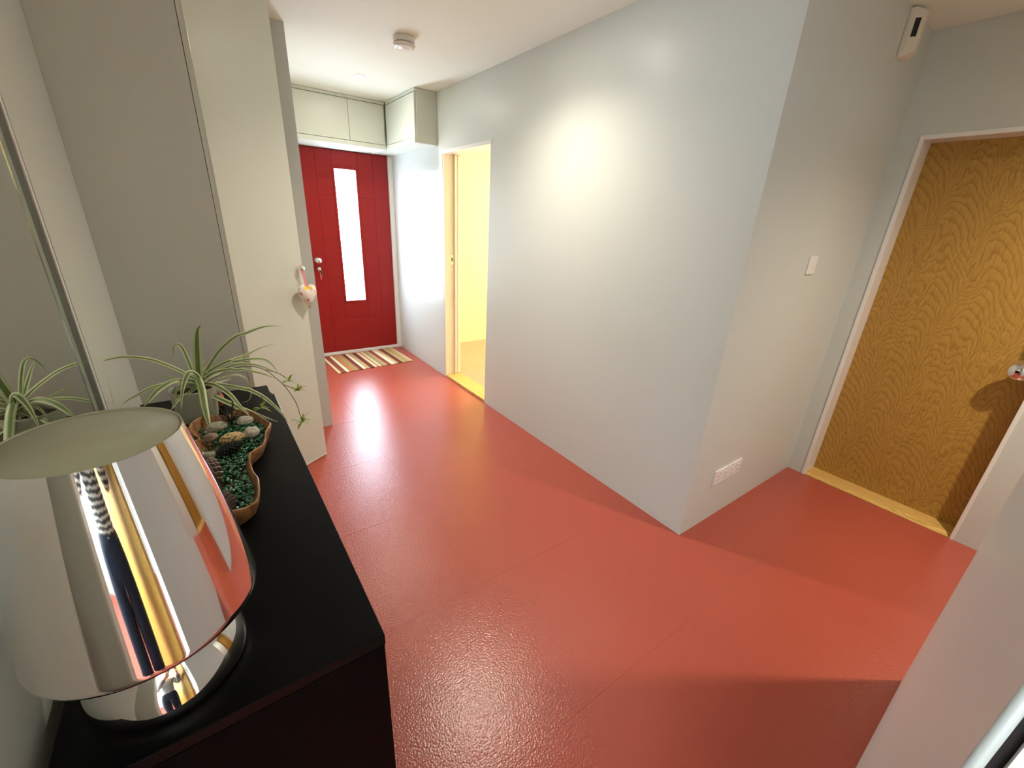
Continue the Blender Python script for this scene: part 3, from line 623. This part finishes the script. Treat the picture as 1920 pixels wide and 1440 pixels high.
# small ornament behind the pot
on=empty('ceramic_ornament',(-.043,1.635,ZT),0,'small glossy white and rust ornament half hidden behind the plant pot','ornament'); on.scale=(.85,.85,.85)
bm=bmesh.new(); lathe(bm,[(0,0),(.014,0),(.017,.006),(.021,.022),(.020,.040),(.014,.052),(.010,.056)],28,None,False,True); obj('body',bm,M['terra'],on)
bm=bmesh.new(); lathe(bm,[(.009,.054),(.018,.060),(.024,.070),(.024,.080),(.017,.090),(0,.094)],28); obj('cap',bm,M['porcelain'],on)

# ------------------------------------------------------------------ spider plant
pl_=empty('spider_plant',(-.10,1.56,ZT),0,'variegated spider plant with long arching leaves in a pale ceramic pot','plant')
pinv=Matrix.Translation((.10,-1.56,-ZT))
def pobj(name,bm,m,parent,**k):
    o=obj(name,bm,m,parent,**k); return o
bm=bmesh.new(); lathe(bm,[(0,0),(.050,0),(.0535,.003),(.056,.03),(.0585,.07),(.060,.101),(.0600,.104),(.0585,.1055),(.0565,.104),(.056,.092),(.0555,.080)],64); pobj('pot',bm,M['pot'],pl_)
bm=bmesh.new(); lathe(bm,[(.056,.086),(.03,.090),(0,.092)],32); pobj('soil',bm,M['soil'],pl_)
CAM=Vector((0,0,1.5))
def leafmesh(P,w,thin=1.0,ngreen=3):
    bm=bmesh.new(); pts=catmull(P,5); n=len(pts); prev=None; rows=[]
    for i,p in enumerate(pts):
        t=(pts[min(i+1,n-1)]-pts[max(i-1,0)]).normalized(); s=i/(n-1)
        nn=(Vector((0,0,1))*.7+(CAM-p).normalized()*.7); sd=t.cross(nn)
        if sd.length<1e-3: sd=prev
        sd.normalize()
        if prev is not None and sd.dot(prev)<0: sd=-sd
        if prev is not None: sd=(sd*.5+prev*.5).normalized()
        prev=sd; up=sd.cross(t).normalized()
        if up.z<0 and i==0: pass
        if s<.12: ww=.55+.45*s/.12
        elif s<.55: ww=1
        else: ww=max(.06,1-((s-.55)/.45)**1.8)
        row=[]
        for u in (-1,-.5,0,.5,1):
            row.append(pinv@(p+sd*u*w*.5*ww-up*(1-abs(u))*w*.16*ww))
        rows.append([bm.verts.new(q) for q in row])
    for a,b in zip(rows,rows[1:]):
        for j in range(4):
            f=bm.faces.new((a[j],a[j+1],b[j+1],b[j])); f.smooth=True; f.material_index=1 if j in (0,3) else 0
    return bm
for P,w in LEAVES:
    P=[Vector(q) for q in P]
    if (P[0]-Vector((-.078,1.56,.975))).length>.03: pass
    P=[Vector((-.088,1.56,.950))]+P
    o=pobj('leaf',leafmesh(P,w*1.12),[M['leafg'],M['leafc']],pl_)
    so=o.modifiers.new('solid','SOLIDIFY'); so.thickness=.0009; so.offset=0
for P in STEMS:
    bm=bmesh.new(); tube(bm,[pinv@q for q in catmull(P,5)],.0011,6); pobj('runner',bm,M['stem'],pl_)
def plantlet(c,sz,seed,droop=0):
    bm=bmesh.new(); rr=random.Random(seed); c=pinv@Vector(c)
    for q in range(11):
        a=q*2.4+rr.random(); el=rr.uniform(-.3,1.1); d=Vector((math.cos(a)*math.cos(el),math.sin(a)*math.cos(el),math.sin(el))); L=sz*rr.uniform(.6,1.1)
        sd=d.cross(Vector((.3,.2,1))).normalized(); k=sz*.10
        mid=c+d*L*.55+Vector((0,0,L*.08)); tip=c+d*L-Vector((0,0,L*.12))
        v=[bm.verts.new(x) for x in (c-sd*k*.4,c+sd*k*.4,mid+sd*k,mid-sd*k,tip)]
        bm.faces.new((v[0],v[1],v[2],v[3])); bm.faces.new((v[3],v[2],v[4]))
    o=pobj('plantlet',bm,M['babyg'],pl_); s=o.modifiers.new('solid','SOLIDIFY'); s.thickness=.0008
plantlet((.160,1.30,.890),.040,1); plantlet((.156,1.42,.984),.032,2); plantlet((.172,1.38,.962),.034,3); plantlet((.064,1.40,.918),.032,4)

# ------------------------------------------------------------------ door mat
bm=B((-.397,.397,-.283,.283,.0005,.009)); mt=obj('door_mat',bm,M['mat'],bevel=.002); mt.location=(1.273,4.42,0); mt.rotation_euler=(0,0,math.atan2(.045,.79))
tag(mt,'striped rust, cream and brown woven doormat in front of the red door','doormat')

# ------------------------------------------------------------------ ceiling fittings
sa=empty('smoke_alarm',(1.152,2.775,H),0,'round white smoke alarm on the ceiling','smoke alarm')
bm=bmesh.new(); lathe(bm,[(0,0),(.060,0),(.062,-.004),(.060,-.026),(.055,-.028)],48); obj('base',bm,M['plastic'],sa)
bm=bmesh.new(); lathe(bm,[(.055,-.027),(.055,-.034),(.053,-.034)],48); obj('vent',bm,M['grey_plastic'],sa)
bm=bmesh.new(); lathe(bm,[(.052,-.033),(.062,-.034),(.063,-.038),(.058,-.048),(.045,-.053),(.036,-.054),(.034,-.052),(.032,-.054),(0,-.056)],48); obj('cap',bm,M['plastic'],sa)
bm=bmesh.new(); lathe(bm,[(0,-.050),(.007,-.050),(.006,-.0565),(0,-.057)],16,Matrix.Translation((.040,-.018,.004))); obj('test_button',bm,M['grey_plastic'],sa)
def downlight(x,y,label,key,blend=1.0,size=138):
    t=empty('downlight',(x,y,H),0,label,'downlight')
    bm=bmesh.new(); lathe(bm,[(.043,0),(.043,-.003),(.040,-.004),(.034,-.003),(.031,.0),(.031,.003)],40); obj('bezel',bm,M['plastic'],t)
    bm=bmesh.new(); lathe(bm,[(0,-.0060),(.014,-.0055),(.025,-.0036),(.031,-.0010)],32); obj('lens',bm,M['lampglow'],t)
    l=bpy.data.lights.new('bulb','SPOT'); l.energy=SPOT_W[key]; l.color=SPOT_COL; l.spot_size=math.radians(size); l.spot_blend=blend; l.shadow_soft_size=.03
    lo=bpy.data.objects.new('bulb',l); COL.objects.link(lo); lo.parent=t; lo.location=(0,0,-.012)
downlight(1.186,3.711,'small lit ceiling downlight nearest the porch cabinets','porch')
downlight(1.22,1.93,'lit ceiling downlight in the middle of the hall, just above the picture','hall')
downlight(2.34,-.39,'lit ceiling downlight in the corridor behind the corner','corridor')

# ------------------------------------------------------------------ wall fittings on the recess wall
def socket(x0,x1,z0,z1,label):
    t=empty('double_socket',((x0+x1)/2,YR,(z0+z1)/2),0,label,'power socket'); w=(x1-x0)/2; h=(z1-z0)/2
    obj('plate',B((-w,w,-.009,0,-h,h)),M['plastic'],t,bevel=.003)
    for s in (-1,1):
        o=obj('outlet',B((s*w*.55-.018,s*w*.55+.018,-.0105,-.008,-.036,.020)),M['plastic'],t,bevel=.0015)
        obj('pin_hole',B((s*w*.55-.003,s*w*.55+.003,-.0112,-.0100,.004,.013),(s*w*.55-.014,s*w*.55-.006,-.0112,-.0100,-.018,-.013),(s*w*.55+.006,s*w*.55+.014,-.0112,-.0100,-.018,-.013)),M['grey_plastic'],o)
        obj('rocker',B((s*w*.16-.006,s*w*.16+.006,-.0125,-.008,.012,.032)),M['plastic'],t,bevel=.001)
socket(1.998,2.131,.232,.320,'white double wall socket nearest the wall corner')
socket(2.133,2.268,.232,.320,'white double wall socket, the one further from the wall corner')
sw=empty('light_switch',(2.430,YR,1.360),0,'white square light switch on the recess wall','light switch')
obj('plate',B((-.043,.043,-.008,0,-.043,.043)),M['plastic'],sw,bevel=.003); obj('rocker',B((-.007,.007,-.0115,-.007,-.013,.013)),M['plastic'],sw,bevel=.001)
se=empty('motion_sensor',(2.705,YR,2.335),0,'slim white wall sensor box with a black slot under the ceiling','sensor')
bm=bmesh.new(); a=[(-.036,0),(-.036,-.022),(-.014,-.054),(.022,-.054),(.040,-.028),(.040,0)]
prism(bm,a,-.086,.092); 
for v in bm.verts:
    if v.co.z>.08 and v.co.y<-.04: v.co.z-=.014
    if v.co.z<-.07 and v.co.y<-.04: v.co.z+=.018
obj('housing',bm,M['oldplastic'],se,bevel=.004)
bm=bmesh.new(); n0=Vector((-.028,-.018,0)).normalized(); u=Vector((.022,-.032,0)).normalized(); n0=Vector((-.032,-.022,0)).normalized(); c=Vector((-.0265,-.0358,0))+n0*.0006
for z0,z1 in ((-.016,.050),):
    vs=[bm.verts.new(c+u*su*.0100+Vector((0,0,z))+n0*dn) for dn in (0,.0008) for su,z in ((-1,z0),(1,z0),(1,z1),(-1,z1))]
    bm.faces.new(vs[4:]); bm.faces.new(vs[:4][::-1])
    for i in range(4): bm.faces.new((vs[i],vs[(i+1)%4],vs[4+(i+1)%4],vs[4+i]))
bmesh.ops.recalc_face_normals(bm, faces=bm.faces)
obj('sensor_window',bm,M['black'],se)

# ------------------------------------------------------------------ the photographer, standing in the doorway and seen in the chrome lamp
def skin(name, V, E_, R_, m, parent, root=0, sub=1):
    me=bpy.data.meshes.new(name); me.from_pydata([tuple(v) for v in V],E_,[]); me.materials.append(m)
    o=bpy.data.objects.new(name,me); COL.objects.link(o); o.parent=parent
    s=o.modifiers.new('skin','SKIN'); s.use_smooth_shade=True
    for i,d in enumerate(me.skin_vertices[0].data):
        d.radius=(R_[i] if isinstance(R_[i],tuple) else (R_[i],R_[i])); d.use_root=(i==root)
    ss=o.modifiers.new('sub','SUBSURF'); ss.levels=sub; ss.render_levels=sub
    return o
PX,PY=-.19,-.44
ps=empty('person',(PX,PY,0),0,'person in black and white striped top and navy trousers holding up a phone','person')
V=[(0,0,.93),(0,0,1.08),(0,.0,1.25),(0,-.01,1.37),(0,-.005,1.44),(0,.015,1.50),
   (.16,-.005,1.36),(.235,.10,1.14),(.225,.27,1.33),(.205,.325,1.40),
   (-.16,-.005,1.36),(-.235,.10,1.14),(-.02,.27,1.33),(.06,.325,1.40),
   (.085,0,.86),(.085,.015,.50),(.09,-.02,.10),(.10,.02,.05),(.10,.14,.03),
   (-.085,0,.86),(-.085,.015,.50),(-.09,-.02,.10),(-.10,.02,.05),(-.10,.14,.03)]
E_=[(0,1),(1,2),(2,3),(3,4),(4,5),(3,6),(6,7),(7,8),(8,9),(3,10),(10,11),(11,12),(12,13),(0,14),(14,15),(15,16),(16,17),(17,18),(0,19),(19,20),(20,21),(21,22),(22,23)]
R_=[(.135,.10),(.115,.09),(.135,.10),(.12,.08),.052,.05,.058,.040,.032,.026,.058,.040,.032,.026,.085,.055,.038,.042,.034,.085,.055,.038,.042,.034]
skin('body',V,E_,[ (r if isinstance(r,tuple) else r) for r in R_],M['skin'],ps)
sv_=[0,1,2,3,6,7,8,10,11,12]; ix={a:i for i,a in enumerate(sv_)}
Vs=list(V); Vs[0]=(0,0,.90)
skin('striped_top',[Vs[i] for i in sv_],[(ix[a],ix[b]) for a,b in E_ if a in ix and b in ix],[((R_[i][0]+.022,R_[i][1]+.022) if isinstance(R_[i],tuple) else R_[i]+.016) for i in sv_],M['zebra'],ps)
tv=[0,14,15,16,19,20,21,1]; ix={a:i for i,a in enumerate(tv)}
skin('trousers',[V[i] for i in tv],[(ix[a],ix[b]) for a,b in E_ if a in ix and b in ix],[(.150,.115),.105,.088,.078,.105,.088,.078,(.140,.110)],M['navy'],ps)
for s in (-1,1):
    skin('shoe',[(s*.10,-.05,.045),(s*.10,.05,.045),(s*.10,.17,.035)],[(0,1),(1,2)],[.045,.045,.036],M['shoe'],ps)
bm=bmesh.new(); bmesh.ops.create_uvsphere(bm,u_segments=32,v_segments=24,radius=1)
for v in bm.verts:
    q=v.co; x,y_,z=q.x*.076,q.y*.095,q.z*.115
    if q.z<0: x*=1-.28*q.z*q.z; 
    if q.y>.2: y_-=.010*abs(q.x)
    b=math.exp(-((q.x/.16)**2+((q.z+.12)/.22)**2))*(.022 if q.y>0 else 0); y_+=b
    for sx in (-.42,.42):
        if q.y>0: y_-=.010*math.exp(-(((q.x-sx)/.18)**2+((q.z-.06)/.12)**2))
    v.co=Vector((x,y_+.02,z+1.595))
obj('head',bm,M['skin'],ps,smooth=True)
for s in (-1,1):
    bm=bmesh.new(); bmesh.ops.create_uvsphere(bm,u_segments=12,v_segments=8,radius=.012,matrix=Matrix.Translation((s*.031,.094,1.600))); obj('eye',bm,M['black'],ps,smooth=True)
    bm=bmesh.new(); bmesh.ops.create_uvsphere(bm,u_segments=12,v_segments=8,radius=1,matrix=Matrix.Translation((s*.078,.012,1.590))@Matrix.Diagonal((.010,.020,.032,1))); obj('ear',bm,M['skin'],ps,smooth=True)
bm=bmesh.new(); bmesh.ops.create_uvsphere(bm,u_segments=12,v_segments=8,radius=1,matrix=Matrix.Translation((0,.104,1.545))@Matrix.Diagonal((.022,.006,.007,1))); obj('mouth',bm,M['ribbon'],ps,smooth=True)
bm=bmesh.new(); bmesh.ops.create_uvsphere(bm,u_segments=32,v_segments=20,radius=1)
for v in bm.verts:
    q=v.co.copy(); v.co=Vector((q.x*.088,q.y*.104+.006,q.z*.118+1.615))
    if q.y>.25 and q.z<.45: v.co.y=-.02+.02*q.y
    if q.z<-.3: v.co.z=1.58-.10*(-q.z)
obj('hair',bm,M['hair'],ps,smooth=True)
for s,bx in ((1,.205),(-1,.06)):
    wr=Vector((bx,.325,1.40)); pa=wr+Vector((-.008*s,.03,.055))
    skin('hand',[wr,pa,pa+Vector((0,.012,.025))],[(0,1),(1,2)],[(.024,.018),(.036,.014),(.034,.012)],M['skin'],ps)
    for k,(dx,L) in enumerate(((-.026,.052),(-.009,.060),(.009,.056),(.026,.044))):
        b0=pa+Vector((dx*s,.006,.018)); 
        skin('finger',[b0,b0+Vector((-.004*s,.014,L*.55)),b0+Vector((-.010*s,.026,L*.85)),b0+Vector((-.022*s,.024,L*1.05))],[(0,1),(1,2),(2,3)],[.0088,.0082,.0075,.006],M['skin'],ps)
    b0=pa+Vector((-.028*s,-.006,-.01)); skin('thumb',[b0,b0+Vector((-.018*s,.004,.022)),b0+Vector((-.022*s,.012,.045))],[(0,1),(1,2)],[.011,.010,.007],M['skin'],ps)
ph=empty('phone',(0,0,1.5),0,'black mobile phone held up by the person in the doorway','phone')
ph.matrix_world=Matrix(((RX.x,UP.x,-FW.x,0),(RX.y,UP.y,-FW.y,0),(RX.z,UP.z,-FW.z,1.5),(0,0,0,1)))
obj('body',B((-.140,.016,-.058,.016,.010,.018)),M['ebony'],ph,bevel=.003)
obj('screen',B((-.138,.014,-.056,.014,.018,.0185)),M['black'],ph)
